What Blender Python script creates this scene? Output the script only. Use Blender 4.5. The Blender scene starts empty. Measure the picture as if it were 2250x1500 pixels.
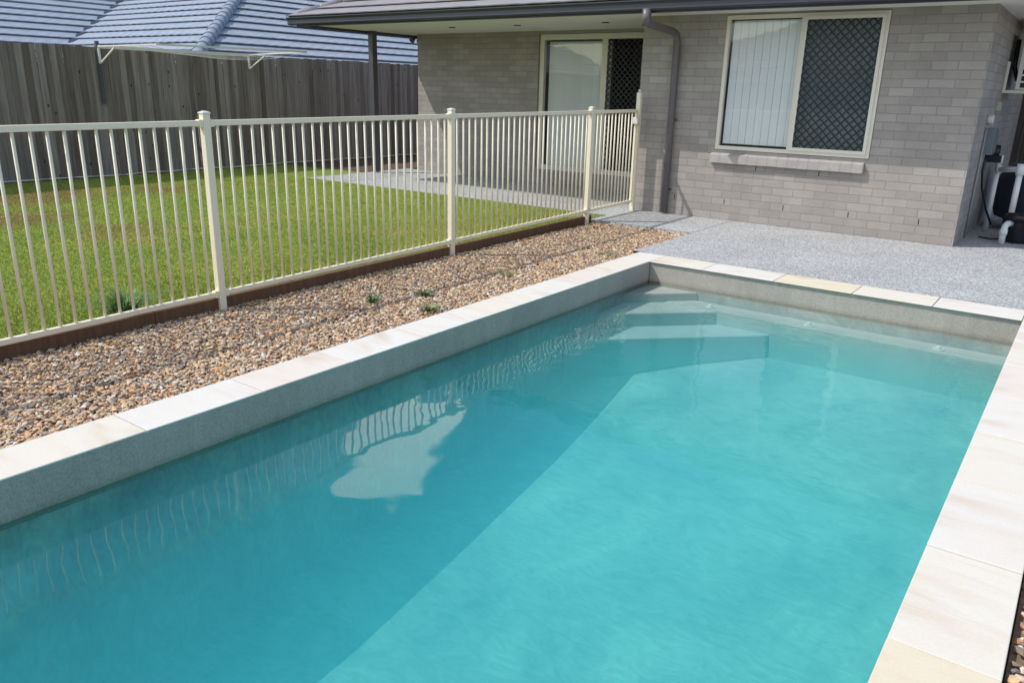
import bpy, bmesh, math, random
import numpy as np
from mathutils import Vector, Matrix, noise as mnoise
random.seed(7); rng = np.random.default_rng(7)
R_ = math.radians
S = bpy.context.scene
C = S.collection

# ------------------------------------------------------------------ camera
cam_d = bpy.data.cameras.new('camera'); cam = bpy.data.objects.new('camera', cam_d); C.objects.link(cam)
S.camera = cam
cam_d.sensor_width = 36.0; cam_d.lens = 1719.7/2250*36.0; cam_d.clip_start = 0.05; cam_d.clip_end = 2000
def cam_matrix(yaw, pit, rol, loc):
    f = Vector((math.sin(yaw)*math.cos(pit), math.cos(yaw)*math.cos(pit), math.sin(pit)))
    r = Vector((math.cos(yaw), -math.sin(yaw), 0)); u = r.cross(f)
    r2 = r*math.cos(rol) + u*math.sin(rol); u2 = -r*math.sin(rol) + u*math.cos(rol)
    m = Matrix((r2, u2, -f)).transposed().to_4x4(); m.translation = loc
    return m
cam.matrix_world = cam_matrix(R_(-35.99997), R_(-17.80017), R_(1.41138), Vector((0, 0, 1.5)))

# ------------------------------------------------------------------ light
S.view_settings.view_transform = 'Standard'; S.view_settings.look = 'None'
S.view_settings.gamma = 1.0; S.view_settings.exposure = 0.22
SUNV = Vector((-0.62, -0.53, 1.0)).normalized()         # towards the sun
sun_d = bpy.data.lights.new('sun', 'SUN'); sun_d.energy = 2.8; sun_d.angle = R_(0.5); sun_d.color = (1.0, 0.955, 0.89)
sun = bpy.data.objects.new('sun', sun_d); C.objects.link(sun)
sun.rotation_euler = (-SUNV).to_track_quat('-Z', 'Y').to_euler()
W = bpy.data.worlds.new('World'); S.world = W; W.use_nodes = True
def world_nodes():
    nt = W.node_tree; N = nt.nodes; L = nt.links; N.clear()
    out = N.new('ShaderNodeOutputWorld'); bg = N.new('ShaderNodeBackground'); bg.inputs['Strength'].default_value = 0.13
    sky = N.new('ShaderNodeTexSky'); sky.sky_type = 'NISHITA'; sky.sun_disc = False
    sky.sun_elevation = math.asin(SUNV.z); sky.sun_rotation = math.atan2(SUNV.x, SUNV.y)
    sky.air_density = 1.0; sky.dust_density = 0.6; sky.ozone_density = 1.0
    tc = N.new('ShaderNodeTexCoord')
    # clouds: noise over the direction, denser in one billow to the north-west
    sep = N.new('ShaderNodeSeparateXYZ'); L.new(tc.outputs['Generated'], sep.inputs[0])
    den = N.new('ShaderNodeMath'); den.operation = 'ADD'; L.new(sep.outputs['Z'], den.inputs[0]); den.inputs[1].default_value = 0.35; den.use_clamp = False
    dv = []
    for k in 'XY':
        m = N.new('ShaderNodeMath'); m.operation = 'DIVIDE'; L.new(sep.outputs[k], m.inputs[0]); L.new(den.outputs[0], m.inputs[1]); dv.append(m)
    cx = N.new('ShaderNodeCombineXYZ'); L.new(dv[0].outputs[0], cx.inputs[0]); L.new(dv[1].outputs[0], cx.inputs[1])
    n1 = N.new('ShaderNodeTexNoise'); n1.inputs['Scale'].default_value = 2.4; n1.inputs['Detail'].default_value = 7; n1.inputs['Roughness'].default_value = 0.55
    L.new(cx.outputs[0], n1.inputs['Vector'])
    wisp = N.new('ShaderNodeMapRange'); wisp.inputs[1].default_value = 0.58; wisp.inputs[2].default_value = 0.85; wisp.inputs[3].default_value = 0.0; wisp.inputs[4].default_value = 0.30
    L.new(n1.outputs['Fac'], wisp.inputs[0])
    n2 = N.new('ShaderNodeTexNoise'); n2.inputs['Scale'].default_value = 9.0; n2.inputs['Detail'].default_value = 5; L.new(tc.outputs['Generated'], n2.inputs['Vector'])
    n2s = N.new('ShaderNodeVectorMath'); n2s.operation = 'SUBTRACT'; L.new(n2.outputs['Color'], n2s.inputs[0]); n2s.inputs[1].default_value = (0.5, 0.5, 0.5)
    n2m = N.new('ShaderNodeVectorMath'); n2m.operation = 'SCALE'; n2m.inputs['Scale'].default_value = 0.16; L.new(n2s.outputs[0], n2m.inputs[0])
    wd = N.new('ShaderNodeVectorMath'); wd.operation = 'ADD'; L.new(tc.outputs['Generated'], wd.inputs[0]); L.new(n2m.outputs[0], wd.inputs[1])
    prev = None
    for (d, r) in (((-0.668, 0.617, 0.41), 0.052), ((-0.637, 0.650, 0.41), 0.060), ((-0.64, 0.622, 0.452), 0.05), ((-0.606, 0.685, 0.40), 0.05), ((-0.66, 0.64, 0.36), 0.06), ((-0.65, 0.598, 0.47), 0.028)):
        v = Vector(d).normalized()
        di = N.new('ShaderNodeVectorMath'); di.operation = 'DISTANCE'; L.new(wd.outputs[0], di.inputs[0]); di.inputs[1].default_value = v
        mr = N.new('ShaderNodeMapRange'); mr.interpolation_type = 'SMOOTHSTEP'; mr.inputs[1].default_value = r*0.92; mr.inputs[2].default_value = r*0.62
        mr.inputs[3].default_value = 0; mr.inputs[4].default_value = 1; L.new(di.outputs['Value'], mr.inputs[0])
        if prev is None: prev = mr.outputs[0]
        else:
            mx = N.new('ShaderNodeMath'); mx.operation = 'MAXIMUM'; L.new(prev, mx.inputs[0]); L.new(mr.outputs[0], mx.inputs[1]); prev = mx.outputs[0]
    mx = N.new('ShaderNodeMath'); mx.operation = 'MAXIMUM'; L.new(prev, mx.inputs[0]); L.new(wisp.outputs[0], mx.inputs[1])
    dp = N.new('ShaderNodeVectorMath'); dp.operation = 'DOT_PRODUCT'; L.new(wd.outputs[0], dp.inputs[0]); dp.inputs[1].default_value = Vector((-0.1, -0.95, 0.1)).normalized()
    bk = N.new('ShaderNodeMapRange'); bk.interpolation_type = 'SMOOTHSTEP'; bk.inputs[1].default_value = -0.05; bk.inputs[2].default_value = 0.55; bk.inputs[3].default_value = 0; bk.inputs[4].default_value = 0.29; L.new(dp.outputs['Value'], bk.inputs[0])  # cloud bank behind the camera, added to lift light on the shaded walls
    mx2 = N.new('ShaderNodeMath'); mx2.operation = 'MAXIMUM'; L.new(mx.outputs[0], mx2.inputs[0]); L.new(bk.outputs[0], mx2.inputs[1]); mx = mx2
    mix = N.new('ShaderNodeMixRGB'); L.new(mx.outputs[0], mix.inputs['Fac']); hs = N.new('ShaderNodeHueSaturation'); hs.inputs['Saturation'].default_value = 1.15; L.new(sky.outputs[0], hs.inputs['Color']); L.new(hs.outputs[0], mix.inputs['Color1']); mix.inputs['Color2'].default_value = (16.5, 16.0, 14.8, 1)
    L.new(mix.outputs[0], bg.inputs['Color']); L.new(bg.outputs[0], out.inputs['Surface'])
world_nodes()
S.cycles.max_bounces = 10; S.cycles.transparent_max_bounces = 16; S.cycles.volume_bounces = 5
S.cycles.use_denoising = True; S.cycles.caustics_reflective = False; S.cycles.caustics_refractive = False

# ------------------------------------------------------------------ materials
def mat(name):
    m = bpy.data.materials.new(name); m.use_nodes = True
    nt = m.node_tree; nt.nodes.clear()
    out = nt.nodes.new('ShaderNodeOutputMaterial'); p = nt.nodes.new('ShaderNodeBsdfPrincipled')
    nt.links.new(p.outputs[0], out.inputs['Surface'])
    return m, nt.nodes, nt.links, p, out
def ramp(N, stops, interp='LINEAR'):
    r = N.new('ShaderNodeValToRGB'); r.color_ramp.interpolation = interp; e = r.color_ramp.elements
    while len(e) < len(stops): e.new(0.5)
    for i, (p, c) in enumerate(stops):
        e[i].position = p; e[i].color = (c[0], c[1], c[2], 1) if len(c) == 3 else c
    return r
def noise_(N, L, vec, scale, detail=4, rough=0.5, sc=None):
    n = N.new('ShaderNodeTexNoise'); n.inputs['Scale'].default_value = scale; n.inputs['Detail'].default_value = detail; n.inputs['Roughness'].default_value = rough
    if sc:
        mp = N.new('ShaderNodeMapping'); mp.inputs['Scale'].default_value = sc; L.new(vec, mp.inputs['Vector']); L.new(mp.outputs[0], n.inputs['Vector'])
    else: L.new(vec, n.inputs['Vector'])
    return n
def bump(N, L, h, p, strength=0.5, dist=0.01):
    b = N.new('ShaderNodeBump'); b.inputs['Strength'].default_value = strength; b.inputs['Distance'].default_value = dist
    L.new(h, b.inputs['Height']); L.new(b.outputs[0], p.inputs['Normal']); return b
def pos(N):
    return N.new('ShaderNodeNewGeometry').outputs['Position']
def mixc(N, L, fac, a, b, mode='MIX'):
    m = N.new('ShaderNodeMixRGB'); m.blend_type = mode
    for i, v in (('Fac', fac), ('Color1', a), ('Color2', b)):
        if isinstance(v, (int, float)): m.inputs[i].default_value = v
        elif isinstance(v, tuple): m.inputs[i].default_value = (v[0], v[1], v[2], 1)
        else: L.new(v, m.inputs[i])
    return m
def plain(name, col, rough=0.5, var=0.08, scale=6.0, metal=0.0, bmp=0.0):
    m, N, L, p, o = mat(name)
    n = noise_(N, L, pos(N), scale, 5, 0.6)
    lo = tuple(c*(1-var) for c in col); hi = tuple(min(1, c*(1+var)) for c in col)
    r = ramp(N, [(0.3, lo), (0.7, hi)]); L.new(n.outputs['Fac'], r.inputs[0]); L.new(r.outputs[0], p.inputs['Base Color'])
    p.inputs['Roughness'].default_value = rough; p.inputs['Metallic'].default_value = metal
    if bmp:
        n2 = noise_(N, L, pos(N), 180, 3); bump(N, L, n2.outputs['Fac'], p, bmp, 0.002)
    return m
M = {}
def brick_mat(name, c1, c2, mortar):
    m, N, L, p, o = mat(name)
    uv = N.new('ShaderNodeUVMap').outputs[0]
    wob = noise_(N, L, uv, 5, 3); sub = N.new('ShaderNodeVectorMath'); sub.operation = 'SUBTRACT'; L.new(wob.outputs['Color'], sub.inputs[0]); sub.inputs[1].default_value = (.5, .5, .5)
    scl = N.new('ShaderNodeVectorMath'); scl.operation = 'SCALE'; scl.inputs['Scale'].default_value = 0.006; L.new(sub.outputs[0], scl.inputs[0])
    add = N.new('ShaderNodeVectorMath'); add.operation = 'ADD'; L.new(uv, add.inputs[0]); L.new(scl.outputs[0], add.inputs[1])
    b = N.new('ShaderNodeTexBrick'); b.inputs['Scale'].default_value = 1.0; b.inputs['Brick Width'].default_value = 0.25; b.inputs['Row Height'].default_value = 0.09
    b.inputs['Mortar Size'].default_value = 0.0055; b.inputs['Mortar Smooth'].default_value = 0.5; b.inputs['Bias'].default_value = -0.2
    b.offset = 0.5; b.squash = 1.0
    for k, c in (('Color1', c1), ('Color2', c2), ('Mortar', mortar)): b.inputs[k].default_value = (*c, 1)
    L.new(add.outputs[0], b.inputs['Vector'])
    n = noise_(N, L, uv, 2.2, 6, 0.6); r = ramp(N, [(0.3, (0.86, 0.85, 0.84)), (0.7, (1.08, 1.07, 1.06))]); L.new(n.outputs['Fac'], r.inputs[0])
    mx = mixc(N, L, 1.0, b.outputs['Color'], r.outputs[0], 'MULTIPLY')
    n3 = noise_(N, L, uv, 70, 4, 0.7); r3 = ramp(N, [(0.3, (0.88,)*3), (0.7, (1.1,)*3)]); L.new(n3.outputs['Fac'], r3.inputs[0])
    mx2 = mixc(N, L, 1.0, mx.outputs[0], r3.outputs[0], 'MULTIPLY')
    L.new(mx2.outputs[0], p.inputs['Base Color']); p.inputs['Roughness'].default_value = 0.85
    inv = N.new('ShaderNodeMath'); inv.operation = 'SUBTRACT'; inv.inputs[0].default_value = 1.0; L.new(b.outputs['Fac'], inv.inputs[1])
    ad = N.new('ShaderNodeMath'); ad.operation = 'MULTIPLY_ADD'; L.new(n3.outputs['Fac'], ad.inputs[0]); ad.inputs[1].default_value = 0.25; L.new(inv.outputs[0], ad.inputs[2])
    bump(N, L, ad.outputs[0], p, 0.6, 0.006)
    return m
M['brick'] = brick_mat('brick', (0.345, 0.315, 0.292), (0.425, 0.395, 0.368), (0.30, 0.285, 0.278))
M['sillbrick'] = plain('sill_brick', (0.40, 0.375, 0.36), 0.85, 0.12, 9, bmp=0.5)
M['render'] = plain('pale_render', (0.6, 0.58, 0.54), 0.9)
M['mortar'] = plain('mortar', (0.27, 0.24, 0.225), 0.9)
M['cream'] = plain('cream_paint', (0.86, 0.79, 0.62), 0.62, 0.03)
M['frame'] = plain('cream_frame', (0.78, 0.74, 0.64), 0.35, 0.03)
M['charcoal'] = plain('charcoal_paint', (0.085, 0.085, 0.095), 0.4, 0.06)
M['gutter'] = plain('gutter_paint', (0.052, 0.053, 0.072), 0.35, 0.06)
M['pipe'] = plain('downpipe_paint', (0.135, 0.125, 0.13), 0.4, 0.06)
M['soffit'] = plain('soffit_paint', (0.78, 0.77, 0.72), 0.7, 0.03)
M['dark'] = plain('dark_void', (0.012, 0.013, 0.014), 0.9)
M['room'] = plain('room_paint', (0.35, 0.34, 0.32), 0.9)
M['blind'] = plain('blind_fabric', (0.92, 0.94, 0.94), 0.8, 0.02)
M['curtain'] = plain('curtain_fabric', (0.30, 0.36, 0.38), 0.9, 0.1)
M['grille'] = plain('black_mesh', (0.012, 0.013, 0.015), 0.45)
M['pvc'] = plain('white_pvc', (0.75, 0.76, 0.78), 0.35, 0.05)
M['blackplastic'] = plain('black_plastic', (0.012, 0.013, 0.017), 0.3, 0.1)
M['navy'] = plain('navy_fibreglass', (0.018, 0.025, 0.045), 0.3, 0.1)
M['greybox'] = plain('grey_box_paint', (0.16, 0.19, 0.22), 0.4)
M['whitemetal'] = plain('white_metal', (0.74, 0.72, 0.66), 0.4, 0.04)
M['capgrey'] = plain('cap_grey', (0.30, 0.31, 0.32), 0.4)
M['ac'] = plain('ac_casing', (0.45, 0.45, 0.42), 0.5)
def glass_mat(name, tint=(0.96, 0.985, 0.985), boost=1.0):
    m = bpy.data.materials.new(name); m.use_nodes = True; nt = m.node_tree; N = nt.nodes; L = nt.links; N.clear()
    o = N.new('ShaderNodeOutputMaterial'); t = N.new('ShaderNodeBsdfTransparent'); t.inputs[0].default_value = (*tint, 1)
    g = N.new('ShaderNodeBsdfGlossy'); g.inputs['Roughness'].default_value = 0.02
    gi = N.new('ShaderNodeNewGeometry'); dd_ = N.new('ShaderNodeVectorMath'); dd_.operation = 'DOT_PRODUCT'; L.new(gi.outputs['Normal'], dd_.inputs[0]); L.new(gi.outputs['Incoming'], dd_.inputs[1])
    ab = N.new('ShaderNodeMath'); ab.operation = 'ABSOLUTE'; L.new(dd_.outputs['Value'], ab.inputs[0])
    om = N.new('ShaderNodeMath'); om.operation = 'SUBTRACT'; om.inputs[0].default_value = 1.0; L.new(ab.outputs[0], om.inputs[1])
    pw = N.new('ShaderNodeMath'); pw.operation = 'POWER'; L.new(om.outputs[0], pw.inputs[0]); pw.inputs[1].default_value = 5.0
    f = N.new('ShaderNodeMath'); f.operation = 'MULTIPLY_ADD'; L.new(pw.outputs[0], f.inputs[0]); f.inputs[1].default_value = 0.95; f.inputs[2].default_value = 0.045
    ml = N.new('ShaderNodeMath'); ml.operation = 'MULTIPLY'; ml.inputs[1].default_value = boost; ml.use_clamp = True; L.new(f.outputs[0], ml.inputs[0])
    nn = noise_(N, L, pos(N), 1.5, 2); b = N.new('ShaderNodeBump'); b.inputs['Strength'].default_value = 0.15; b.inputs['Distance'].default_value = 0.01; L.new(nn.outputs['Fac'], b.inputs['Height']); L.new(b.outputs[0], g.inputs['Normal'])
    x = N.new('ShaderNodeMixShader'); L.new(ml.outputs[0], x.inputs[0]); L.new(t.outputs[0], x.inputs[1]); L.new(g.outputs[0], x.inputs[2]); L.new(x.outputs[0], o.inputs['Surface'])
    return m
M['glass'] = glass_mat('window_glass', boost=2.2)

def stone_mat():
    m, N, L, p, o = mat('sandstone'); P = pos(N)
    oi = N.new('ShaderNodeObjectInfo')
    off = N.new('ShaderNodeVectorMath'); off.operation = 'SCALE'; L.new(oi.outputs['Random'], off.inputs['Scale']); off.inputs[0].default_value = (37, 53, 11)
    ad = N.new('ShaderNodeVectorMath'); ad.operation = 'ADD'; L.new(P, ad.inputs[0]); L.new(off.outputs[0], ad.inputs[1])
    rot = N.new('ShaderNodeMapping'); rot.inputs['Rotation'].default_value = (0, 0, 0.6); rot.inputs['Scale'].default_value = (1.2, 4.5, 1); L.new(ad.outputs[0], rot.inputs['Vector'])
    w = N.new('ShaderNodeTexNoise'); w.inputs['Scale'].default_value = 1.3; w.inputs['Detail'].default_value = 6; w.inputs['Distortion'].default_value = 0.9; L.new(rot.outputs[0], w.inputs['Vector'])
    r = ramp(N, [(0.32, (0.66, 0.55, 0.44)), (0.43, (0.72, 0.665, 0.59)), (0.52, (0.77, 0.75, 0.715)), (0.60, (0.77, 0.74, 0.66)), (0.72, (0.70, 0.62, 0.54))])
    L.new(w.outputs['Fac'], r.inputs[0])
    w2 = noise_(N, L, ad.outputs[0], 2.3, 3, 0.5); f2 = N.new('ShaderNodeMapRange'); f2.inputs[1].default_value = 0.4; f2.inputs[2].default_value = 0.62; f2.inputs[3].default_value = 0.12; f2.inputs[4].default_value = 0.8; L.new(w2.outputs['Fac'], f2.inputs[0])
    mm = mixc(N, L, f2.outputs[0], (0.77, 0.73, 0.665), r.outputs[0])
    mx = mixc(N, L, 1.0, mm.outputs[0], oi.outputs['Color'], 'MULTIPLY')
    n = noise_(N, L, P, 90, 5, 0.7); r2 = ramp(N, [(0.3, (0.93,)*3), (0.65, (1.0,)*3)]); L.new(n.outputs['Fac'], r2.inputs[0])
    mx2 = mixc(N, L, 1.0, mx.outputs[0], r2.outputs[0], 'MULTIPLY')
    L.new(mx2.outputs[0], p.inputs['Base Color']); p.inputs['Roughness'].default_value = 0.75
    n5 = noise_(N, L, P, 14, 5, 0.6)
    bump(N, L, n5.outputs['Fac'], p, 0.25, 0.006)
    return m
M['stone'] = stone_mat()
def concrete_mat():
    m, N, L, p, o = mat('exposed_aggregate'); P = pos(N)
    v = N.new('ShaderNodeTexVoronoi'); v.inputs['Scale'].default_value = 95; L.new(P, v.inputs['Vector'])
    sp = N.new('ShaderNodeSeparateXYZ'); L.new(v.outputs['Color'], sp.inputs[0])
    r = ramp(N, [(0.0, (0.20, 0.21, 0.225)), (0.25, (0.33, 0.335, 0.345)), (0.6, (0.45, 0.455, 0.46)), (1.0, (0.66, 0.655, 0.64))]); L.new(sp.outputs[0], r.inputs[0])
    n = noise_(N, L, P, 1.7, 6, 0.6); r2 = ramp(N, [(0.3, (0.9,)*3), (0.7, (1.08,)*3)]); L.new(n.outputs['Fac'], r2.inputs[0])
    n4 = noise_(N, L, P, 28, 4, 0.7); r4 = ramp(N, [(0.3, (0.80,)*3), (0.7, (1.17,)*3)]); L.new(n4.outputs['Fac'], r4.inputs[0])
    mx = mixc(N, L, 1.0, r.outputs[0], r2.outputs[0], 'MULTIPLY'); mx2 = mixc(N, L, 1.0, mx.outputs[0], r4.outputs[0], 'MULTIPLY')
    L.new(mx2.outputs[0], p.inputs['Base Color']); p.inputs['Roughness'].default_value = 0.9
    bump(N, L, v.outputs['Distance'], p, 0.6, 0.006); return m
M['concrete'] = concrete_mat()
def shell_mat():
    m, N, L, p, o = mat('pebble_plaster'); P = pos(N)
    v = N.new('ShaderNodeTexVoronoi'); v.inputs['Scale'].default_value = 160; L.new(P, v.inputs['Vector'])
    sp = N.new('ShaderNodeSeparateXYZ'); L.new(v.outputs['Color'], sp.inputs[0])
    r = ramp(N, [(0.0, (0.35, 0.32, 0.285)), (0.5, (0.405, 0.375, 0.335)), (1.0, (0.46, 0.43, 0.385))]); L.new(sp.outputs[0], r.inputs[0])
    n = noise_(N, L, P, 1.2, 6, 0.55); r2 = ramp(N, [(0.3, (0.90,)*3), (0.7, (1.1,)*3)]); L.new(n.outputs['Fac'], r2.inputs[0])
    mx = mixc(N, L, 1.0, r.outputs[0], r2.outputs[0], 'MULTIPLY')
    sz_ = N.new('ShaderNodeSeparateXYZ'); L.new(P, sz_.inputs[0]); wn = noise_(N, L, P, 5, 4, 0.6)
    wz = N.new('ShaderNodeMath'); wz.operation = 'MULTIPLY_ADD'; L.new(wn.outputs['Fac'], wz.inputs[0]); wz.inputs[1].default_value = 0.02; L.new(sz_.outputs['Z'], wz.inputs[2])
    wr = ramp(N, [(0.0, (1, 1, 1)), (0.35, (0.80, 0.80, 0.74)), (0.6, (0.86, 0.86, 0.80)), (1.0, (1, 1, 1))])
    wm = N.new('ShaderNodeMapRange'); wm.inputs[1].default_value = -0.20; wm.inputs[2].default_value = -0.145; L.new(wz.outputs[0], wm.inputs[0]); L.new(wm.outputs[0], wr.inputs[0])
    st_ = noise_(N, L, P, 1.0, 5, 0.7, (7, 7, 1.2)); sr = ramp(N, [(0.35, (0.92, 0.915, 0.90)), (0.65, (1.05, 1.05, 1.05))]); L.new(st_.outputs['Fac'], sr.inputs[0])
    m2 = mixc(N, L, 1.0, mx.outputs[0], wr.outputs[0], 'MULTIPLY'); mx = mixc(N, L, 1.0, m2.outputs[0], sr.outputs[0], 'MULTIPLY')
    L.new(mx.outputs[0], p.inputs['Base Color']); p.inputs['Roughness'].default_value = 0.85
    bump(N, L, v.outputs['Distance'], p, 0.3, 0.003); return m
M['shell'] = shell_mat()
def floor_mat():
    m, N, L, p, o = mat('pale_plaster_floor'); P = pos(N)
    n = noise_(N, L, P, 1.1, 6, 0.6); n.inputs['Distortion'].default_value = 1.2
    r = ramp(N, [(0.28, (0.34, 0.37, 0.40)), (0.5, (0.50, 0.50, 0.485)), (0.70, (0.68, 0.65, 0.60))]); L.new(n.outputs['Fac'], r.inputs[0])
    n2 = noise_(N, L, P, 5, 7, 0.7, (1, 2.2, 1)); n2.inputs['Distortion'].default_value = 2.5
    r2 = ramp(N, [(0.35, (0.78,)*3), (0.55, (1.0,)*3), (0.7, (1.15,)*3)]); L.new(n2.outputs['Fac'], r2.inputs[0])
    mx = mixc(N, L, 1.0, r.outputs[0], r2.outputs[0], 'MULTIPLY'); L.new(mx.outputs[0], p.inputs['Base Color']); p.inputs['Roughness'].default_value = 0.9; return m
M['floor'] = floor_mat()
M['step'] = plain('pale_plaster_step', (0.52, 0.51, 0.48), 0.9, 0.08, 4)
def lawn_mat():
    m, N, L, p, o = mat('lawn_ground'); P = pos(N)
    n = noise_(N, L, P, 1.1, 6, 0.6)
    r = ramp(N, [(0.30, (0.18, 0.28, 0.035)), (0.5, (0.26, 0.33, 0.035)), (0.62, (0.33, 0.36, 0.05)), (0.72, (0.38, 0.32, 0.09))]); L.new(n.outputs['Fac'], r.inputs[0])
    n2 = noise_(N, L, P, 30, 6, 0.75, (1, 1, 1)); r2 = ramp(N, [(0.3, (0.55,)*3), (0.7, (1.35,)*3)]); L.new(n2.outputs['Fac'], r2.inputs[0])
    mx = mixc(N, L, 1.0, r.outputs[0], r2.outputs[0], 'MULTIPLY'); last = mx.outputs[0]
    wn = noise_(N, L, P, 2.5, 5, 0.65)
    for (x, y, rad) in ((-11.2, 4.6, 0.55), (-11.6, 5.2, 0.35), (-9.6, 3.8, 0.4), (-11.0, 6.3, 0.35), (-8.2, 4.2, 0.22)):
        d = N.new('ShaderNodeVectorMath'); d.operation = 'DISTANCE'; L.new(P, d.inputs[0]); d.inputs[1].default_value = (x, y, 0)
        a = N.new('ShaderNodeMath'); a.operation = 'MULTIPLY_ADD'; L.new(wn.outputs['Fac'], a.inputs[0]); a.inputs[1].default_value = -1.2; L.new(d.outputs['Value'], a.inputs[2])
        mr = N.new('ShaderNodeMapRange'); mr.inputs[1].default_value = rad-0.15; mr.inputs[2].default_value = rad-0.75; mr.inputs[3].default_value = 0; mr.inputs[4].default_value = 0.8; L.new(a.outputs[0], mr.inputs[0])
        q = mixc(N, L, mr.outputs[0], last, (0.24, 0.12, 0.05)); last = q.outputs[0]
    L.new(last, p.inputs['Base Color']); p.inputs['Roughness'].default_value = 0.9
    bump(N, L, n2.outputs['Fac'], p, 0.9, 0.03); return m
M['lawn'] = lawn_mat()
def island_mat(name, stops, rough=0.8, interp='CONSTANT', varscale=60.0, bmp=0.3):
    m, N, L, p, o = mat(name); g = N.new('ShaderNodeNewGeometry')
    r = ramp(N, stops, interp); L.new(g.outputs['Random Per Island'], r.inputs[0])
    n = noise_(N, L, g.outputs['Position'], varscale, 4, 0.7); r2 = ramp(N, [(0.3, (0.75,)*3), (0.7, (1.2,)*3)]); L.new(n.outputs['Fac'], r2.inputs[0])
    mx = mixc(N, L, 1.0, r.outputs[0], r2.outputs[0], 'MULTIPLY'); L.new(mx.outputs[0], p.inputs['Base Color']); p.inputs['Roughness'].default_value = rough
    return m
GRAV = [(0.769, 0.516, 0.291), (0.682, 0.576, 0.448), (0.719, 0.456, 0.246), (0.546, 0.42, 0.291), (0.422, 0.36, 0.302), (0.62, 0.36, 0.168), (0.682, 0.564, 0.426), (0.223, 0.198, 0.179), (0.719, 0.48, 0.246), (0.744, 0.504, 0.291), (0.446, 0.24, 0.123), (0.769, 0.696, 0.582), (0.298, 0.228, 0.168), (0.546, 0.432, 0.302), (0.347, 0.192, 0.134)]
M['gravel'] = island_mat('river_gravel', [(i/len(GRAV), c) for i, c in enumerate(GRAV)], 0.7)
M['gravelbase'] = plain('gravel_bed_soil', (0.24, 0.165, 0.105), 0.95, 0.35, 60)
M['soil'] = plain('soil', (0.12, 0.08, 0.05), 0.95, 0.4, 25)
M['grass'] = island_mat('grass_blades', [(0, (0.20, 0.32, 0.035)), (0.3, (0.28, 0.38, 0.04)), (0.6, (0.35, 0.42, 0.05)), (0.85, (0.42, 0.42, 0.08)), (1, (0.45, 0.40, 0.14))], 0.6, 'LINEAR', 1.0)
M['weed'] = island_mat('weed_leaves', [(0, (0.05, 0.14, 0.03)), (0.6, (0.09, 0.22, 0.05)), (1, (0.16, 0.26, 0.08))], 0.5, 'LINEAR')
M['weeddry'] = island_mat('dry_weed', [(0, (0.16, 0.17, 0.05)), (0.5, (0.22, 0.19, 0.08)), (1, (0.12, 0.19, 0.05))], 0.6, 'LINEAR')
def paling_mat(name, lo, mid, hi):
    m, N, L, p, o = mat(name); g = N.new('ShaderNodeNewGeometry'); P = g.outputs['Position']
    r = ramp(N, [(0.0, lo), (0.5, mid), (1.0, hi)]); L.new(g.outputs['Random Per Island'], r.inputs[0])
    n = noise_(N, L, P, 1.0, 6, 0.7, (30, 30, 1.3)); r2 = ramp(N, [(0.3, (0.6,)*3), (0.7, (1.35,)*3)]); L.new(n.outputs['Fac'], r2.inputs[0])
    mx = mixc(N, L, 1.0, r.outputs[0], r2.outputs[0], 'MULTIPLY')
    v = N.new('ShaderNodeTexVoronoi'); v.inputs['Scale'].default_value = 3.2
    mp = N.new('ShaderNodeMapping'); mp.inputs['Scale'].default_value = (1, 1.6, 1); L.new(P, mp.inputs['Vector']); L.new(mp.outputs[0], v.inputs['Vector'])
    kr = ramp(N, [(0.05, (0.25,)*3), (0.11, (1,)*3)]); L.new(v.outputs['Distance'], kr.inputs[0])
    mx2 = mixc(N, L, 1.0, mx.outputs[0], kr.outputs[0], 'MULTIPLY')
    L.new(mx2.outputs[0], p.inputs['Base Color']); p.inputs['Roughness'].default_value = 0.9
    bump(N, L, n.outputs['Fac'], p, 0.5, 0.004); return m
M['paling'] = paling_mat('weathered_paling', (0.155, 0.125, 0.105), (0.25, 0.215, 0.195), (0.315, 0.28, 0.26))
M['sleeper'] = paling_mat('brown_sleeper', (0.13, 0.068, 0.036), (0.14, 0.073, 0.04), (0.15, 0.078, 0.042))
def tile_mat(name, a, b, rough):
    m, N, L, p, o = mat(name); P = pos(N)
    n = noise_(N, L, P, 3, 6, 0.6); r = ramp(N, [(0.3, a), (0.7, b)]); L.new(n.outputs['Fac'], r.inputs[0])
    n3 = noise_(N, L, P, 60, 4, 0.7); r3 = ramp(N, [(0.3, (0.88,)*3), (0.7, (1.1,)*3)]); L.new(n3.outputs['Fac'], r3.inputs[0])
    mx = mixc(N, L, 1.0, r.outputs[0], r3.outputs[0], 'MULTIPLY')
    L.new(mx.outputs[0], p.inputs['Base Color']); p.inputs['Roughness'].default_value = rough
    bump(N, L, n3.outputs['Fac'], p, 0.3, 0.003); return m
M['tile'] = tile_mat('blue_grey_tile', (0.30, 0.345, 0.42), (0.37, 0.415, 0.49), 0.5)
M['tile2'] = tile_mat('brown_grey_tile', (0.26, 0.245, 0.255), (0.32, 0.30, 0.31), 0.6)
M['flash'] = plain('valley_metal', (0.03, 0.035, 0.06), 0.5)

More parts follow.
